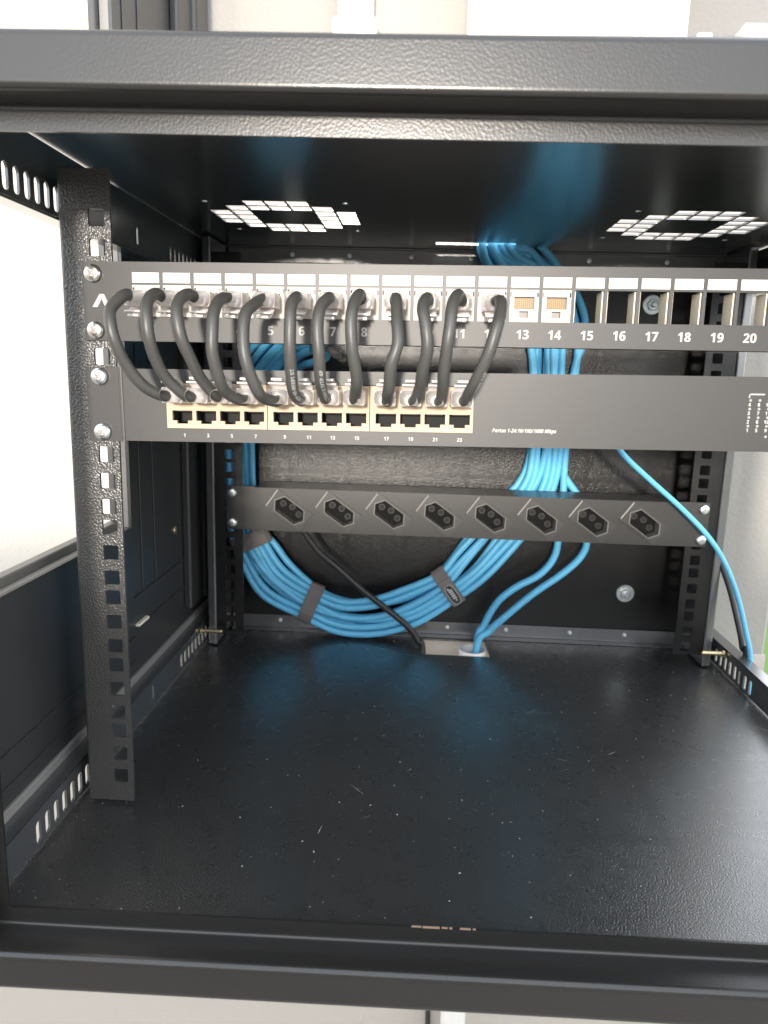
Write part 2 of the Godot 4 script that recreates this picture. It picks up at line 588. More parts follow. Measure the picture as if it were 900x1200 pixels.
	part("screw", Mb.new().lathe(V(-274.8, 74, -240), Vector3.RIGHT, [Vector2(4, 0), Vector2(3.6, 1.2), Vector2(2, 1.6), Vector2(0, 1.7)], 18), M.brass, p)
	part("gap_strip", Mb.new().box(V(-275, 14, -160), V(-271.5, 16.5, -138), 0.4), M.cream, p)  # cream strip put where a bright gap shows

func slots(z0: float, n: int, step: float, cy: float) -> Array:
	var out := []
	for k in n:
		out.append(rrect(-(z0 - k * step), cy, 5.6, 14.0, 2.7, 4))
	return out

func eia(y0: float, u0: int, u1: int, x: float) -> Array:
	var out := []
	for u in range(u0, u1):
		for k in [6.35, 22.225, 38.1]:
			out.append(rrect(x, y0 + u * 44.45 + k, 9.4, 9.4, 0.9, 2))
	return out

func build_rack() -> void:
	var r := thing("wall_rack", "black textured steel equipment rack, open fronted, holding the panels and cables", "equipment rack", V(0, -75, -100))
	# floor with a cable cut-out
	part("floor_panel", Mb.new().plate(V(0, -56, 0), Vector3.RIGHT, Vector3.FORWARD, Vector3.UP, -263.5, -104, 263.5, 341, [[Vector2(-36, 282), Vector2(33.5, 282), Vector2(32, 327), Vector2(-34, 326)]], 1.5), M.floor, r)
	# ceiling with two fan grilles and a notch
	var holes := [rect(0, 302, 75, 13)]
	for c in [Vector2(-160, 198), Vector2(161, 206)]:
		for i in 7:
			for j in 7:
				var a: int = absi(i - 3)
				var b: int = absi(j - 3)
				if (b <= 1 and a >= 2) or (b == 2 and a <= 2 and not a == 0 and a == 2) or (b >= 2 and a <= 1):
					holes.append(rect(c.x + (j - 3) * 16.6, c.y + (i - 3) * 16.6, 14.9, 13.6))
		for k in [Vector2(-1, -1), Vector2(1, -1), Vector2(1, 1), Vector2(-1, 1)]:
			holes.append(disc(c.x + k.x * 52.6, c.y + k.y * 52.6, 2.6, 10))
	part("top_panel", Mb.new().plate(V(0, 348, 0), Vector3.RIGHT, Vector3.FORWARD, Vector3.DOWN, -263.5, -124, 263.5, 341, holes, 1.5), M.sheet, r)
	# back with upstands folded from floor and top
	part("back_panel", Mb.new().plate(V(0, 0, -341.5), Vector3.RIGHT, Vector3.UP, Vector3.BACK, -272, -56, 272, 348, [], 1.5), M.back, r)
	part("floor_upstand", Mb.new().sheet(V(0, 0, 0), Vector3.FORWARD, Vector3.UP, Vector3.RIGHT, -246, 246, [Vector2(329, -55), Vector2(340, -55), Vector2(340, -41)], 1.0, 1.5), M.sheet, r)
	part("top_upstand", Mb.new().sheet(V(0, 0, 0), Vector3.FORWARD, Vector3.UP, Vector3.RIGHT, -246, 246, [Vector2(334, 347), Vector2(340, 347), Vector2(340, 333)], 1.0, 1.5), M.sheet, r)
	var stud := Mb.new().lathe(Vector3.ZERO, Vector3.BACK, [Vector2(2.2, 0), Vector2(2.2, 1.2), Vector2(1.1, 1.4), Vector2(1.0, 4.5), Vector2(0, 4.9)], 10).mesh()
	for x in [-181.0, -123.0, -61.0, -1.0, 57.0, 115.0, 191.0]:
		put("stud", stud, M.zinc, r, V(x, 340.5, -339.4))
	for x in [-193.0, -130.0, -66.0, -8.0, 56.0, 125.0, 184.0]:
		put("stud", stud, M.zinc, r, V(x, -46.5, -339.4))
	# wall bolts
	var washer := Mb.new().lathe(Vector3.ZERO, Vector3.BACK, [Vector2(9.6, 0), Vector2(9.6, 1.4), Vector2(9.2, 1.8), Vector2(5.2, 1.8), Vector2(5.0, 1.2)], 28).mesh()
	var head := Mb.new().lathe(Vector3.ZERO, Vector3.BACK, [Vector2(5.6, 1.2), Vector2(5.6, 3.6), Vector2(5.0, 4.4), Vector2(3, 4.5), Vector2(2.9, 9.0), Vector2(2.2, 9.7), Vector2(0, 9.8)], 6 * 3).mesh()
	for x in [-181.0, 181.0]:
		for y in [0.0, 300.0]:
			var wb := put("wall_bolt", head, M.zinc, r, V(x, y, -341.4))
			put("washer", washer, M.zinc, wb, V(x, y, -341.4))
	# front frame, top and bottom, each one folded sheet
	var tf := Mb.new().sheet(V(0, 0, 0), Vector3.BACK, Vector3.UP, Vector3.RIGHT, -292, 292, [Vector2(105, 318.6), Vector2(105, 328.8), Vector2(125.2, 328.8), Vector2(125.2, 348.6), Vector2(60, 349.8)], 1.5, 2.2)
	var top := part("top_frame", tf, M.frame, r)
	top.rotation.z = -0.006
	var bf := Mb.new().sheet(V(0, 0, 0), Vector3.BACK, Vector3.UP, Vector3.RIGHT, -292, 292, [Vector2(105, -43.6), Vector2(105, -53.6), Vector2(125.2, -53.6), Vector2(125.2, -72.4), Vector2(60, -73)], 1.5, 2.8)
	var bot := part("bottom_frame", bf, M.frame, r)
	bot.rotation.z = 0.0145
	for c in [[-42.0, 5.0, 0.3], [-36.4, 8.5, 0.55], [-27.0, 3.0, 0.25], [-23.2, 1.6, 0.4], [-18.0, 5.5, 0.35], [-11.5, 1.4, 0.3]]:
		part("paint_chip", Mb.new().box(V(c[0], -43.35 - c[2], 104.6), V(c[0] + c[1], -43.45, 105.85), 0.1), M.chip, bot).position = Vector3.ZERO
	for s in [-1.0, 1.0]:
		part("stile", Mb.new().sheet(V(0, 0, 0), Vector3.RIGHT * s, Vector3.BACK, Vector3.UP, -52, 327.5, [Vector2(247.5, 103.8), Vector2(256, 103.8), Vector2(258, 124.0), Vector2(291, 124.0), Vector2(291, 80)], 1.5, 2.0), M.frame, r)
	# slotted side rails and the skirts above and below them
	for s in [-1.0, 1.0]:
		for hgt in [[-55.2, -31.0], [310.0, 347.2]]:
			var cy: float = (hgt[0] + hgt[1]) / 2.0 - (2.6 if hgt[0] < 0 else 9.1)
			var hs := slots(47.5, 7, 10.5, cy) + slots(-211.5, 8, 11.0, cy) + [rrect(138, cy + 2, 3.2, 13, 1.5, 4)]
			var m := Mb.new()
			m.plate(V(262.0 * s, 0, 0), Vector3.FORWARD, Vector3.UP, Vector3.LEFT * s, -103, hgt[0], 339, hgt[1], hs, 1.5)
			var fy: float = hgt[1] if hgt[0] < 0 else hgt[0]
			m.box(V(minf(262 * s, 274.4 * s), fy - 1.6, -339), V(maxf(262 * s, 274.4 * s), fy - 0.1, 103), 0.4)
			part("side_rail", m, M.sheet, r)
		part("brass_bolt", Mb.new().lathe(V(261 * s, -36.3, -281 + 12), Vector3.LEFT * s, [Vector2(3.4, 0), Vector2(3.4, 2), Vector2(2.1, 2.2), Vector2(2.1, 21), Vector2(1.6, 22), Vector2(0, 22)], 14), M.brass, r)
	# front mounting rails
	for s in [-1.0, 1.0]:
		var f := Mb.new()
		f.plate(V(0, 0, 0), Vector3.RIGHT, Vector3.UP, Vector3.BACK, minf(224 * s, 250 * s), -53.5, maxf(224 * s, 250 * s), 333, eia(-42.27, 0, 8, 232 * s), 2.0)
		f.sheet(V(0, 0, -1), Vector3.RIGHT * s, Vector3.BACK, Vector3.UP, -53.5, 333, [Vector2(249.9, 0), Vector2(253, 0), Vector2(253, -34)], 2.0, 2.9)
		part("front_rail", f, M.rail, r)
	# rear mounting rails
	for q in [[-248.0, -220.0, -233.0, -1.0], [216.6, 245.0, 227.5, 1.0]]:
		var f := Mb.new()
		f.plate(V(0, 0, -281), Vector3.RIGHT, Vector3.UP, Vector3.BACK, q[0], -43, q[1], 333, eia(-41.2, 0, 8, q[2]), 1.6)
		part("rear_rail", f, M.back, r)
		var e: float = q[0] if q[3] < 0 else q[1]
		part("corner_post", Mb.new().sheet(V(0, 0, 0), Vector3.RIGHT * q[3], Vector3.BACK, Vector3.UP, -54, 346, [Vector2(absf(e) + 0.5, -338), Vector2(absf(e) + 0.5, -279.5), Vector2(absf(e) + 8, -281.5), Vector2(absf(e) + 8, -338)], 1.4, 1.2), M.sheet, r)

func screw(parent: Node3D, at: Vector3, big: bool, m: Material) -> void:
	var k := 1.0 if big else 0.93
	var mb := Mb.new()
	mb.lathe(Vector3.ZERO, Vector3.BACK, [Vector2(5.1 * k, 0), Vector2(5.1 * k, 0.7), Vector2(4.7 * k, 1.9), Vector2(3.6 * k, 2.8), Vector2(1.9 * k, 3.3), Vector2(0, 3.4)], 24)
	var o := put("screw", mb.mesh(), m, parent, at)
	var cr := Mb.new()
	var tilt := rng.randf_range(0.2, 1.2)
	cr.box(V(-2.5, -0.45, 2.2), V(2.5, 0.45, 3.5), 0.1)
	cr.box(V(-0.45, -2.5, 2.2), V(0.45, 2.5, 3.48), 0.1)
	put("cross_slot", cr.mesh(), M.shade, o, at, Vector3(0, 0, tilt))

func build_panel() -> void:
	var r := thing("patch_bay", "flat black patch panel with white label strips and big white port numbers", "patch panel", V(0, 263.8, 0))
	r.rotation.z = 0.0098
	var P := 17.731
	var y := 263.8
	var holes := []
	for i in 24:
		holes.append(rect((i - 11.5) * P, y + 0.6, 15.9, 17.3))
	for s in [-1.0, 1.0]:
		for k in [-1.0, 1.0]:
			holes.append(rrect(235 * s, y + 15.9 * k, 10, 7, 3.4, 4))
	part("face_plate", Mb.new().plate(V(0, 0, 2), Vector3.RIGHT, Vector3.UP, Vector3.BACK, -240.6, y - 21.8, 240.6, y + 21.8, holes, 1.8), M.panel, r)
	part("top_flange", Mb.new().box(V(-218, y + 20.2, -14), V(218, y + 21.7, 0.1), 0.3), M.panel, r)
	part("bottom_flange", Mb.new().box(V(-218, y - 21.7, -14), V(218, y - 20.2, 0.1), 0.3), M.panel, r)
	var lab := Mb.new().box(V(-7.7, -2.75, 0), V(7.7, 2.75, 0.35), 0.1).mesh()
	var br := Mb.new()
	br.box(V(7.2, -8.5, -12.5), V(7.9, 8.5, 0.1), 0.1)
	br.box(V(-7.9, -8.5, -12.5), V(-7.2, 8.5, 0.1), 0.1)
	var brm := br.mesh()
	# keystone jack: face with a window and a latch notch, and its lined insides
	var jf := Mb.new()
	jf.plate(V(0, 0, 1.2), Vector3.RIGHT, Vector3.UP, Vector3.BACK, -7.9, -8.6, 7.9, 8.6, [rect(0, 1.6, 11.2, 6.6), rect(0, -4.6, 5.0, 3.6), rect(-7.1, 6.0, 1.2, 2.6), rect(7.1, 6.0, 1.2, 2.6)], 1.2)
	jf.box(V(-7.9, -8.6, -18), V(7.9, -7.6, 0), 0.1)
	jf.box(V(-7.9, 7.6, -18), V(7.9, 8.6, 0), 0.1)
	jf.box(V(-7.2, -7.6, -18), V(-6.2, 7.6, 0), 0.1)
	jf.box(V(6.2, -7.6, -18), V(7.2, 7.6, 0), 0.1)
	var jfm := jf.mesh()
	var jin := Mb.new()
	jin.box(V(-6.1, -2.2, -12), V(6.1, 7.4, -1.6), 0.2)
	var jinm := jin.mesh()
	var pins := Mb.new()
	for k in 8:
		pins.box(V(-4.2 + k * 1.1, -1.2, -1.6), V(-3.7 + k * 1.1, 4.6, -1.1), 0.1)
	var pinm := pins.mesh()
	var nt := Mb.new().box(V(-2.6, -6.6, -3.4), V(2.6, -2.7, -1.4), 0.1).mesh()
	for i in 24:
		var x := (i - 11.5) * P
		put("label_strip", lab, M.label, r, V(x, y + 13.2, 2.0))
		put("number", text_mesh(str(i + 1), 4.9), M.ink, r, V(x, y - 17.3, 2.02))
		if i >= 14:
			put("port_bracket", brm, M.cream, r, V(x, y + 0.6, 0))
		else:
			var jy := y + 0.6
			var j := put("jack", jfm, M.jack, r, V(x, jy, 1.0))
			put("contact_block", jinm, M.amber, j, V(x, jy, 1.0))
			put("contacts", pinm, M.pins, j, V(x, jy, 1.0))
			put("latch_notch", nt, M.shade, j, V(x, jy, 1.0))
	for s in [-1.0, 1.0]:
		for k in [-1.0, 1.0]:
			screw(r, V(234 * s, y + 15.6 * k + (-1.5 if s < 0 else 1.5) * 0.3, 2.1), true, M.metal)
	# printed emblem, half hidden by the first cord
	var lo := Mb.new()
	for st in [[Vector2(-235.5, 0), Vector2(-232.6, 0), Vector2(-228.4, 7.2), Vector2(-231, 7.2)], [Vector2(-231, 7.2), Vector2(-228.4, 7.2), Vector2(-225.2, 0), Vector2(-228.0, 0)], [Vector2(-224.2, 0), Vector2(-221.6, 0), Vector2(-220.0, 7.2), Vector2(-222.6, 7.2)], [Vector2(-221.6, 7.2), Vector2(-222.1, 5.2), Vector2(-214, 5.2), Vector2(-214, 7.2)]]:
		var a := []
		for p in st:
			a.append(V(p.x, p.y + y - 3.2, 2.06))
		lo.quad(a[0], a[1], a[2], a[3], Vector3.BACK)
	part("emblem", lo, M.ink, r)

func build_switch() -> void:
	var y := 206.9
	var r := thing("network_switch", "dark grey network switch with tan port blocks and a wide blank face", "network switch", V(0, y, 0))
	r.rotation.z = 0.0150
	var holes := []
	var cols := []
	for b in 3:
		for k in 4:
			cols.append(-184.2 + b * 59.1 + k * 14.0)
	holes.append(rect(-104.3, y + 0.2, 176, 25.6))
	part("face_plate", Mb.new().plate(V(0, 0, 3), Vector3.RIGHT, Vector3.UP, Vector3.BACK, -219, y - 21.0, 219, y + 20.6, holes, 1.4), M.panel, r)
	part("case", Mb.new().plate(V(0, y + 20.5, 0), Vector3.RIGHT, Vector3.FORWARD, Vector3.UP, -218.8, -1.6, 218.8, 175, [], 1.2).plate(V(0, y - 19.7, 0), Vector3.RIGHT, Vector3.FORWARD, Vector3.UP, -218.8, -1.6, 218.8, 175, [], 1.2).box(V(-218.8, y - 20.8, -175), V(-217.4, y + 20.4, 1.5), 0.3).box(V(217.4, y - 20.8, -175), V(218.8, y + 20.4, 1.5), 0.3).box(V(-218, y - 20.8, -176.5), V(218, y + 20.4, -175), 0.3), M.panel, r)
	for s in [-1.0, 1.0]:
		var e := Mb.new()
		e.plate(V(0, 0, 2), Vector3.RIGHT, Vector3.UP, Vector3.BACK, minf(241 * s, 221.8 * s), y - 21.6, maxf(241 * s, 221.8 * s), y + 21.4, [], 2.0)
		e.sheet(V(0, 0, 1), Vector3.RIGHT * s, Vector3.BACK, Vector3.UP, y - 21.6, y + 21.4, [Vector2(222, 0), Vector2(219.8, 0), Vector2(219.8, -40)], 1.6, 1.5)
		part("mounting_ear", e, M.panel, r)
		for k in [-1.0, 1.0]:
			screw(r, V(232.6 * s, y + 16.0 * k, 2.1), true, M.zinc)
	# three port blocks, four columns of two ports each
	for b in 3:
		var x0 := -193.3 + b * 59.1
		var hs := []
		for k in 4:
			var cx := -184.2 + b * 59.1 + k * 14.0
			for row in 2:
				var cy := y + (6.2 if row == 0 else -7.0)
				var d := 1.0 if row == 0 else -1.0
				# RJ45 opening, keyed towards the outside edge
				var poly := []
				for p in [Vector2(-5.9, -4.2), Vector2(5.9, -4.2), Vector2(5.9, 1.6), Vector2(3.2, 1.6), Vector2(3.2, 3.4), Vector2(-3.2, 3.4), Vector2(-3.2, 1.6), Vector2(-5.9, 1.6)]:
					poly.append(Vector2(cx + p.x, cy + p.y * d))
				hs.append(poly)
		var pb := Mb.new()
		pb.plate(V(0, 0, 4.4), Vector3.RIGHT, Vector3.UP, Vector3.BACK, x0, y - 13.0, x0 + 58.7, y + 12.6, hs, 2.6)
		var o := part("port_block", pb, M.tan, r)
		part("port_back", Mb.new().box(V(x0 + 0.5, y - 12.6, -14), V(x0 + 58.2, y + 12.2, -11), 0.2), M.hole, o)
		for k in 5:
			part("divider", Mb.new().box(V(maxf(x0 + 0.3, x0 + 1.6 + k * 14.0), y - 12.6, -11), V(maxf(x0 + 0.3, x0 + 1.6 + k * 14.0) + 0.9, y + 12.2, 1.7), 0.1), M.socket, o)
		part("divider", Mb.new().box(V(x0 + 0.5, y - 0.9, -11), V(x0 + 58, y + 0.1, 1.7), 0.1), M.socket, o)
		for k in 4:
			var cx := -184.2 + b * 59.1 + k * 14.0
			var gp := Mb.new()
			for q in 8:
				gp.box(V(cx - 4.1 + q * 1.15, y - 3.6, -10), V(cx - 3.7 + q * 1.15, y - 3.1, 0.8), 0.1)
			part("contact_pins", gp, M.shade, o)
			put("number", text_mesh(str(1 + (b * 4 + k) * 2), 2.0), M.ink, r, V(cx + 0.4, y - 18.2, 3.02))
	put("print", text_mesh("Portas 1-24:10/100/1000 Mbps", 2.1, 36.0, 0.2), M.ink, r, V(12.8, y - 13.2, 3.02))
	# indicator field
	var px := Mb.new()
	px.box(V(136.2, y + 10.6, 2.98), V(144.8, y + 11.3, 3.1), 0.02)
	px.box(V(136.2, y + 9.0, 2.98), V(136.9, y + 11.3, 3.1), 0.02)
	px.box(V(162, y + 10.6, 2.98), V(170.4, y + 11.3, 3.1), 0.02)
	px.box(V(169.7, y + 9.0, 2.98), V(170.4, y + 11.3, 3.1), 0.02)
	part("bracket_line", px, M.ink, r)
	put("print", text_mesh("Link/Act", 2.2), M.ink, r, V(153.4, y + 10.0, 3.02))
	var led := Mb.new().lathe(Vector3.ZERO, Vector3.BACK, [Vector2(0.8, -0.5), Vector2(0.8, 0.1), Vector2(0.5, 0.3), Vector2(0, 0.35)], 10).mesh()
	for c in 6:
		for k in 4:
			var lx := 137.0 + c * 5.1
			var ly := y + 7.6 - k * 4.75
			put("indicator", led, M.print, r, V(lx + 0.3, ly, 3.0))
			put("number", text_mesh(str(c * 4 + 4 - k), 1.9), M.ink, r, V(lx, ly - 3.3, 3.02))
	put("indicator", led, M.print, r, V(147.6, y - 12.5, 3.0))

func plug_meshes() -> Array:
	# clear plug: body, strain-relief hood, latch; built along +z with the latch below
	var body := Mb.new().box(V(-5.9, -4.1, -5), V(5.9, 4.3, 17), 0.6).mesh()
	var hood := Mb.new()
	var rings := []
	for k in 6:
		var f := k / 5.0
		var ring := PackedVector3Array()
		for a in 20:
			var th := TAU * a / 20
			var sx := signf(cos(th)) * pow(absf(cos(th)), lerpf(0.35, 1.0, f))
			var sy := signf(sin(th)) * pow(absf(sin(th)), lerpf(0.35, 1.0, f))
			ring.append(V(sx * lerpf(5.7, 3.35, f * f), sy * lerpf(4.1, 3.35, f * f), lerpf(16.5, 27, f)))
		rings.append(ring)
	for k in 5:
		for a in 20:
			var b := (a + 1) % 20
			var q := [rings[k][a], rings[k][b], rings[k + 1][b], rings[k + 1][a]]
			var ns := []
			for p in q:
				ns.append(Vector3(p.x, p.y, 0.8).normalized())
			hood.quadn(q[0], q[1], q[2], q[3], ns[0], ns[1], ns[2], ns[3])
	var latch := Mb.new()
	latch.sheet(V(-2.9, 0, 0), Vector3.BACK, Vector3.UP, Vector3.RIGHT, 0, 5.8, [Vector2(-4, -4.6), Vector2(2, -5.0), Vector2(15, -9.8), Vector2(20, -9.4)], 1.3, 1.5)
	latch.sheet(V(-4.6, 0, 0), Vector3.BACK, Vector3.UP, Vector3.RIGHT, 0, 9.2, [Vector2(10, -4.4), Vector2(15, -7.6), Vector2(20, -7.2)], 0.9, 1.5)
	return [body, hood.mesh(), latch.mesh()]

func build_cords() -> void:
	var pm := plug_meshes()
	var paths := [
		[-204,262,-208,255,-207,247,-205,238,-202,227,-196,216,-190,210],
		[-188,263,-189,258,-188,250,-187,240,-186,230,-183,220,-176,210],
		[-171,263,-173,258,-172,250,-170,240,-167,230,-164,220,-159,211],
		[-153,261,-154,255,-154,245,-154,233,-152,220,-150,213,-144,208],
		[-135,259,-138,253,-138,239,-136,227,-132,215,-130,211,-125,208],
		[-113,263,-114,259,-114,250,-114,236,-114,222,-114,214,-112,209],
		[-96,263,-99,258,-100,248,-99,234,-99,222,-99,216,-99,211],
		[-80,265,-82,260,-83,251,-82,237,-80,223,-81,216,-82,211],
		[-61,263,-60,253,-59,241,-62,230,-63,219,-64,214,-64,210],
		[-45,264,-47,259,-45,249,-44,238,-46,227,-47,219,-49,211],
		[-29,266,-32,261,-33,250,-34,240,-35,227,-35,218,-35,211],
		[-7,263,-8,256,-10,249,-13,237,-18,224,-21,217,-22,212]]
	var deep := [32.0, 41.0, 45.0, 45.0, 40.0, 33.0, 24.0]
	var prints := {5: "U/UTP 10-09391 5T", 6: "C CABO U/UTP 4P", 11: "U/UTP 24AWG X4P"}
	var nth := ["first", "second", "third", "fourth", "fifth", "sixth", "seventh", "eighth", "ninth", "tenth", "eleventh", "twelfth"]
	for i in 12:
		var px := (i - 11.5) * 17.731
		var sx: float = -184.2 + (i / 4) * 59.1 + (i % 4) * 14.0
		var ty: float = 264.4 + px * 0.0098
		var by: float = 213.4 + sx * 0.015
		var what: String = "dark grey patch cable, %s in the row counting from the white emblem" % nth[i]
		if prints.has(i):
			what = "patch cable with pale lettering, %s in the row counting from the white emblem" % nth[i]
		var r := thing("patch_cable", what, "patch cable", V(px, by, 3), "patch cords between the patch panel and the switch")
		var c := [V(px, ty, 8), V(px, ty, 20)]
		for k in 7:
			c.append(V(paths[i][2 * k], paths[i][2 * k + 1] + (0.5 if k == 0 else 0.0), deep[k]))
		c[-1] = V(lerpf(paths[i][12], sx, 0.25), lerpf(paths[i][13], by, 0.3), 24)
		c.append(V(sx, by, 14))
		c.append(V(sx, by, 7))
		var p := smooth(c, 6)
		part("cable", Mb.new().tube(p, 3.15, 14), M.cord, r)
		if prints.has(i):
			var q := p.duplicate()
			q.reverse()
			part("lettering", cable_text(q, 3.15, prints[i], 2.0, 20.0, Vector3(0.35, 0.1, 1.0) if i < 11 else Vector3(0.75, -0.3, 0.6)), M.print, r)
		var dx: float = paths[i][0] - px
		var top := put("plug", pm[0], M.clear, r, V(px, ty, 3), Vector3(0, 0, 0))
		put("hood", pm[1], M.clear, top, V(px, ty, 3))
		put("latch", pm[2], M.clear, top, V(px, ty, 3))
		var bot := put("plug", pm[0], M.clear, r, V(sx, by, 5), Vector3(0, 0, PI))
		for k in [1, 2]:
			var o := MeshInstance3D.new()
			o.name = ["", "hood", "latch"][k]
			o.mesh = pm[k]
			o.material_override = M.clear
			bot.add_child(o, true)

func build_strip() -> void:
	var y := 90.2
	var r := thing("power_strip", "black rack power strip with eight slanted three-pin sockets", "power strip", V(0, 69, -290))
	var hs := []
	var th := -0.615
	var hex := [Vector2(-18.2, 0), Vector2(-12.2, 9.2), Vector2(12.2, 9.2), Vector2(18.2, 0), Vector2(12.2, -9.2), Vector2(-12.2, -9.2)]
	var xs := []
	for k in 8:
		xs.append(-171.6 + k * 49.25)
	for x in xs:
		var h := []
		for p in hex:
			h.append(Vector2(x, y) + p.rotated(th))
		hs.append(h)
	part("housing", Mb.new().plate(V(0, 0, -276), Vector3.RIGHT, Vector3.UP, Vector3.BACK, -206, y - 21.4, 206, y + 21.4, hs, 1.2), M.socket, r)
	part("housing_top", Mb.new().sheet(V(0, 0, 0), Vector3.BACK, Vector3.UP, Vector3.RIGHT, -206, 206, [Vector2(-277.2, y + 21.0), Vector2(-320.5, y + 21.0), Vector2(-320.5, y - 21.0), Vector2(-277.2, y - 21.0)], 1.0, 1.5), M.socket, r)
	for s in [-1.0, 1.0]:
		part("end_cap", Mb.new().box(V(minf(205 * s, 206.2 * s), y - 20.5, -320), V(maxf(205 * s, 206.2 * s), y + 20.5, -277.4), 0.4), M.socket, r)
		part("mounting_ear", Mb.new().plate(V(0, 0, -278.6), Vector3.RIGHT, Vector3.UP, Vector3.BACK, minf(206.6 * s, 235.4 * s), y - 21.8, maxf(206.6 * s, 235.4 * s), y + 21.8, [], 1.6), M.socket, r)
		for k in [-1.0, 1.0]:
			screw(r, V(229.6 * s, y + 15.0 * k, -278.5), true, M.zinc)
	# one socket: slanted plate, hexagonal rim, recess with three pin holes
	var pl := Mb.new()
	pl.plate(V(0, 0, 2.4), Vector3.RIGHT, Vector3.UP, Vector3.BACK, -20.4, -10.9, 20.4, 10.9, [hex], 2.4)
	var edge := Mb.new().box(V(-22.0, -10.2, 0), V(-20.4, 10.2, 3.0), 0.4).mesh()  # pale lip painted in as the highlight on the plate end
	var rim := Mb.new()
	for k in 6:
		var a: Vector2 = hex[k]
		var b: Vector2 = hex[(k + 1) % 6]
		var a1 := a * 0.93
		var b1 := b * 0.93
		var mid := ((a + b) / 2).normalized()
		rim.quad(V(a.x, a.y, 2.4), V(b.x, b.y, 2.4), V(b.x, b.y, 3.4), V(a.x, a.y, 3.4), V(mid.x, mid.y, 0))
		rim.quad(V(a.x, a.y, 3.4), V(b.x, b.y, 3.4), V(b1.x, b1.y, 3.4), V(a1.x, a1.y, 3.4), Vector3.BACK)
		rim.quad(V(a1.x, a1.y, 3.4), V(b1.x, b1.y, 3.4), V(b1.x * 0.95, b1.y * 0.95, -7), V(a1.x * 0.95, a1.y * 0.95, -7), V(-mid.x, -mid.y, 0.1).normalized())
	var rec := Mb.new()
	for k in 6:
		var a: Vector2 = hex[k] * 0.9
		var b: Vector2 = hex[(k + 1) % 6] * 0.9
		rec.tri(V(0, 0, -7), V(a.x, a.y, -7), V(b.x, b.y, -7), Vector3.BACK, Vector3.BACK, Vector3.BACK)
	var pin := Mb.new().lathe(Vector3.ZERO, Vector3.BACK, [Vector2(3.1, 0.02), Vector2(3.1, 0.6), Vector2(2.5, 0.6), Vector2(2.5, 0.05)], 16).mesh()
	var dark := Mb.new().lathe(Vector3.ZERO, Vector3.BACK, [Vector2(2.5, 0.05), Vector2(0, 0.06)], 16).mesh()
	var plm := pl.mesh()
	var rimm := rim.mesh()
	var recm := rec.mesh()
	for x in xs:
		var at := V(x, y, -276)
		var s := put("socket", plm, M.plate, r, at, Vector3(0, 0, th))
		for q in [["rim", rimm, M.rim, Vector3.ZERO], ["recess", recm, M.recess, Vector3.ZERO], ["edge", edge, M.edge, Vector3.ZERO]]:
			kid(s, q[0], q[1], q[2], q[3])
		for q in [V(-9.5, 0, -7), V(0, 2.6, -7), V(9.5, 0, -7)]:
			kid(s, "pin_collar", pin, M.socket, q)
			kid(s, "pin_hole", dark, M.hole, q)

func kid(parent: Node3D, called: String, mesh: Mesh, m: Material, at: Vector3) -> void:
	var o := MeshInstance3D.new()
	o.name = called
	o.mesh = mesh
	o.material_override = m
	o.position = at * S
	parent.add_child(o, true)

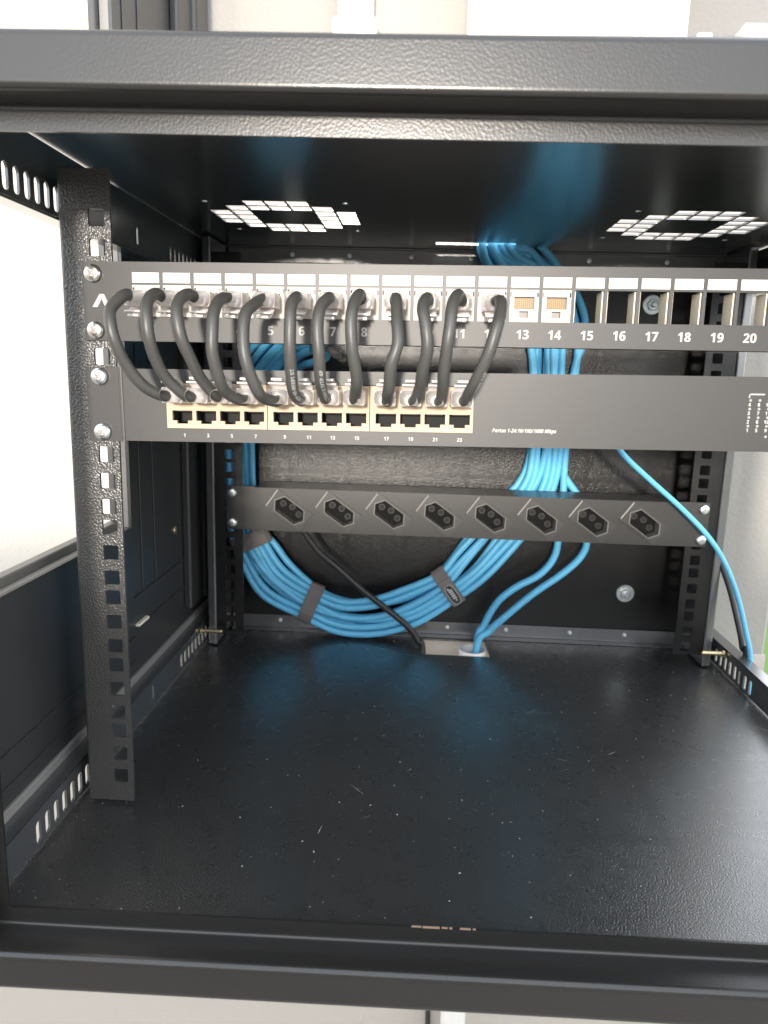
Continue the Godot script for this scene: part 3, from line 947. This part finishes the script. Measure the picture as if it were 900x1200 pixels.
func build_cables() -> void:
	# the bundle: in through the ceiling, down behind everything, round under the power strip and up to the ports
	var mid := [V(20, 420, -309), V(22, 350, -309), V(44, 334, -318), V(66, 311, -324), V(76, 286, -327), V(81, 243, -328), V(84, 151, -329), V(76, 111, -330), V(55, 82, -330), V(35, 57, -329), V(13, 29, -325), V(-10, 6, -322), V(-48, -20, -319), V(-86, -32, -318), V(-123, -31, -318), V(-156, -19, -320), V(-193, 4, -322), V(-214, 31, -324), V(-225, 51, -326), V(-236, 86, -328), V(-240, 131, -328), V(-237, 176, -324), V(-222, 207, -320), V(-192, 236, -300), V(-166, 252, -270), V(-140, 250, -180), V(-120, 252, -90)]
	var spread := [0.8, 0.8, 1.15, 1.25, 1.15, 1.1, 1.0, 1.0, 1.05, 1.05, 1.0, 0.92, 1.12, 1.15, 1.05, 0.92, 1.08, 0.98, 0.92, 0.9, 0.9, 0.9, 0.95, 1.1, 1.1, 0.8, 0.8]
	for i in 12:
		var col := i / 2
		var row := i % 2
		var a0 := (col - 2.5) * 6.9
		var c := []
		var ph := rng.randf() * TAU
		var ph2 := rng.randf() * TAU
		var wave := rng.randf_range(0.55, 1.25)
		for k in mid.size():
			var t: Vector3 = (mid[mini(k + 1, mid.size() - 1)] - mid[maxi(k - 1, 0)]).normalized()
			var side := Vector3(t.y, -t.x, 0)
			side = side.normalized() if side.length() > 0.05 else Vector3.RIGHT
			var deepdir := t.cross(side).normalized()
			var loose := 0.8 if k in [11, 15, 18] else 4.0
			if k in [4, 5]:
				loose = 9.0
			var a: float = a0 * spread[k] + loose * sin(k * wave + ph)
			var d: float = (3.6 if row == 0 else -3.6) + 0.8 * loose * 0.4 * sin(k * 0.9 + ph2)
			if deepdir.z < 0:
				deepdir = -deepdir
			var q: Vector3 = mid[k] + side * a + deepdir * d
			if k > 1 and k < 23:
				q.z = clampf(q.z, -336.2, -300.0)
			if k >= 6 and k <= 9:
				q.z = clampf(q.z, -336.2, -325.2)
			c.append(q)
		lone("network_cable", Mb.new().tube(smooth(c, 5), 3.6, 12), M.blue, "blue network cable in the strapped bundle looping below the power strip", "cable", "blue cables of the strapped loop")
	lone("network_cable", Mb.new().tube(smooth([V(34, 420, -312), V(36, 350, -312), V(58, 340, -320), V(80, 328, -326), V(101, 310, -328), V(113, 283, -328), V(112, 258, -328), V(106, 229, -329), V(104, 151, -330), V(105, 102, -330), V(103, 63, -326), V(98, 42, -318), V(83, 25, -311), V(59, 11, -308), V(41, -6, -308), V(29, -32, -310), V(22, -58, -308), V(21, -200, -306)], 6), 3.75, 12), M.blue, "blue cable entering the white conduit, the one nearer the strapped loop", "cable")
	lone("network_cable", Mb.new().tube(smooth([V(28, 420, -304), V(30, 350, -304), V(60, 330, -318), V(84, 300, -330), V(92, 220, -333), V(98, 142, -333), V(124, 100, -332), V(132, 62, -326), V(126, 45, -318), V(107, 28, -310), V(77, 6, -305), V(51, -18, -303), V(34, -37, -305), V(21, -60, -303), V(16, -200, -304)], 6), 3.75, 12), M.blue, "blue cable entering the white conduit, the one farther from the strapped loop", "cable")
	lone("network_cable", Mb.new().tube(smooth([V(70, 215, -185), V(102, 194, -200), V(133, 162, -225), V(165, 137, -245), V(203, 108, -262), V(232, 81, -266), V(249, 56, -262), V(261, 26, -255), V(269, -5, -248), V(276, -38, -245), V(280, -120, -250), V(290, -400, -300), V(295, -1275, -310)], 6), 2.4, 12), M.blue, "single blue cable crossing the power strip end and leaving over the side rail", "cable")
	lone("power_lead", Mb.new().tube(smooth([V(240, 120, -300), V(244, 80, -292), V(251, 58, -285), V(261, 29, -275), V(268, -2, -264), V(272, -25, -257), V(275, -60, -255), V(282, -400, -300), V(285, -1275, -312)], 6), 2.6, 10), M.blackcable, "thin black lead hanging beside the single blue cable over the side rail", "cable")
	lone("power_cable", Mb.new().tube(smooth([V(-165, 74, -287), V(-159, 65, -289), V(-146, 46, -293), V(-126, 28, -297), V(-99, 4, -299), V(-72, -17, -300), V(-51, -34, -300), V(-40, -50, -302), V(-34, -66, -304), V(-28, -200, -325), V(-10, -540, -338), V(4, -1275, -330)], 6), 3.2, 12), M.blackcable, "black power cable crossing the blue loop from the power strip to the floor cut-out", "power cable")

func strap(label: String, at: Vector3, dir: Vector3, half: float, wide: float, logo: bool, dz: float) -> void:
	var r := thing("cable_strap", label, "cable strap", at, "hook-and-loop straps round the blue loop")
	var t := dir.normalized()
	var side := Vector3(t.y, -t.x, 0).normalized()
	var n := 40
	var m := Mb.new()
	var ring := []
	for k in n:
		var th := TAU * k / n
		var cx := signf(cos(th)) * pow(absf(cos(th)), 0.45) * half
		var cz := signf(sin(th)) * pow(absf(sin(th)), 0.6) * dz
		ring.append([cx, cz])
	for k in n:
		var a = ring[k]
		var b = ring[(k + 1) % n]
		var na: Vector3 = (side * (a[0] / half) + Vector3.BACK * a[1] / dz * 1.4).normalized()
		var nb: Vector3 = (side * (b[0] / half) + Vector3.BACK * b[1] / dz * 1.4).normalized()
		var a3: Vector3 = at + side * a[0] + Vector3.BACK * a[1]
		var b3: Vector3 = at + side * b[0] + Vector3.BACK * b[1]
		var h := t * wide / 2
		m.quadn(a3 - h, b3 - h, b3 + h, a3 + h, na, nb, nb, na)
		for s in [-1.0, 1.0]:
			m.quad(a3 + h * s, b3 + h * s, b3 + h * s - nb * 1.2, a3 + h * s - na * 1.2, t * s)
	part("band", m, M.velcro, r)
	# the overlapping end of the strap
	var f := dz + 0.5
	var e := Mb.new()
	var sgn := 1.0 if logo else -1.0
	var c := []
	for q in [[-0.9, f * 0.96], [-0.2, f + 0.5], [0.45, f + 0.4]]:
		c.append([at + side * half * q[0] * sgn + Vector3.BACK * q[1], 0])
	for k in 2:
		var nn: Vector3 = Vector3.BACK
		var h := t * (wide / 2 - 0.4)
		e.quad(c[k][0] - h, c[k + 1][0] - h, c[k + 1][0] + h, c[k][0] + h, nn)
	var edge: Vector3 = c[2][0]
	var h2 := t * (wide / 2 - 0.4)
	e.quad(edge - h2, edge + h2, edge + h2 - Vector3.BACK * 1.1, edge - h2 - Vector3.BACK * 1.1, side * sgn)
	part("strap_end", e, M.velcro, r)
	if logo:
		var cen := at - side * half * 0.36 + Vector3.BACK * (dz + 1.45)
		var o := Mb.new()
		var inr := Mb.new()
		var nseg := 32
		for k in nseg:
			var q := []
			for g in [[k, 1.0], [k + 1, 1.0], [k + 1, 0.86], [k, 0.86]]:
				var th: float = TAU * g[0] / nseg
				var lx: float = signf(cos(th)) * pow(absf(cos(th)), 0.6) * 12.0
				var ly: float = signf(sin(th)) * pow(absf(sin(th)), 0.6) * 5.4
				var sh: float = 0.0 if g[1] == 1.0 else 1.0
				q.append(cen + side * (lx - signf(lx) * sh) + t * (ly - signf(ly) * sh))
			o.quad(q[0], q[1], q[2], q[3], Vector3.BACK)
			inr.tri(cen - Vector3.BACK * 0.1, q[3] - Vector3.BACK * 0.1, q[2] - Vector3.BACK * 0.1, Vector3.BACK, Vector3.BACK, Vector3.BACK)
		part("badge_ring", o, M.print, r)
		part("badge_field", inr, M.velcro_dark, r)
		var g := Mb.new()
		for st in [[-8.0, -1.2, -6.2, 0.6], [-5.2, -2.0, -3.4, 2.0], [-2.6, -2.0, -0.4, 2.0], [0.4, -2.0, 2.2, 2.0], [3.0, -2.2, 4.4, 2.2], [4.9, -2.2, 6.3, 2.2], [6.3, 0.6, 8.6, 2.2]]:
			var p := []
			for k in [[st[0], st[1]], [st[2], st[1]], [st[2] + 0.7, st[3]], [st[0] + 0.7, st[3]]]:
				p.append(cen + side * k[0] + t * k[1] + Vector3.BACK * 0.05)
			g.quad(p[0], p[1], p[2], p[3], Vector3.BACK)
		part("badge_letters", g, M.ink, r)

func build_straps() -> void:
	strap("grey strap with an oval badge, where the loop climbs back to the power strip", V(-10, 6, -322), V(-0.80, -0.60, 0), 22.5, 15, true, 10.0)
	strap("plain grey strap round the lowest stretch of the blue loop", V(-156, -19, -320), V(-0.93, 0.37, 0), 22.5, 15, false, 10.0)
	strap("grey strap just under the ear of the power strip", V(-222, 47, -325.5), V(-0.42, 0.9, 0), 21.5, 18, false, 9.5)

func build_dust() -> void:
	var mm := MultiMesh.new()
	mm.transform_format = MultiMesh.TRANSFORM_3D
	var sp := SphereMesh.new()
	sp.radius = 0.00035
	sp.height = 0.0004
	sp.radial_segments = 6
	sp.rings = 3
	mm.mesh = sp
	var n := 1300
	mm.instance_count = n
	for i in n:
		var x := rng.randf_range(-255, 255)
		var z := rng.randf_range(-335, 100)
		if i % 3 == 0:
			# swept together along the back and the sides
			z = -335 + absf(rng.randfn(0, 22)) if i % 2 == 0 else z
			x = x if i % 2 == 0 else signf(x) * (258 - minf(60, absf(rng.randfn(0, 14))))
		elif i % 7 == 0:
			x = rng.randfn(75, 40)
			z = rng.randfn(-60, 55)
		if x > -42 and x < 40 and z < -276:
			x += 90
		var k := pow(rng.randf(), 3.5) * 1.3 + 0.3
		var stretch := rng.randf_range(0.6, 1.6) if i % 16 else rng.randf_range(8, 26)
		var thin := 1.0 if i % 16 else 0.35
		mm.set_instance_transform(i, Transform3D(Basis(Vector3.UP, rng.randf() * TAU) * Basis.from_scale(Vector3(k * stretch, k * 0.7 * thin, k * thin)), V(clampf(x, -259, 259), -55.9, clampf(z, -338, 101)) * S))
	var o := MultiMeshInstance3D.new()
	o.name = "dust"
	o.multimesh = mm
	o.material_override = M.dust
	add_child(o, true)
	tag(o, "pale dust specks scattered over the rack floor", "", "", "stuff")
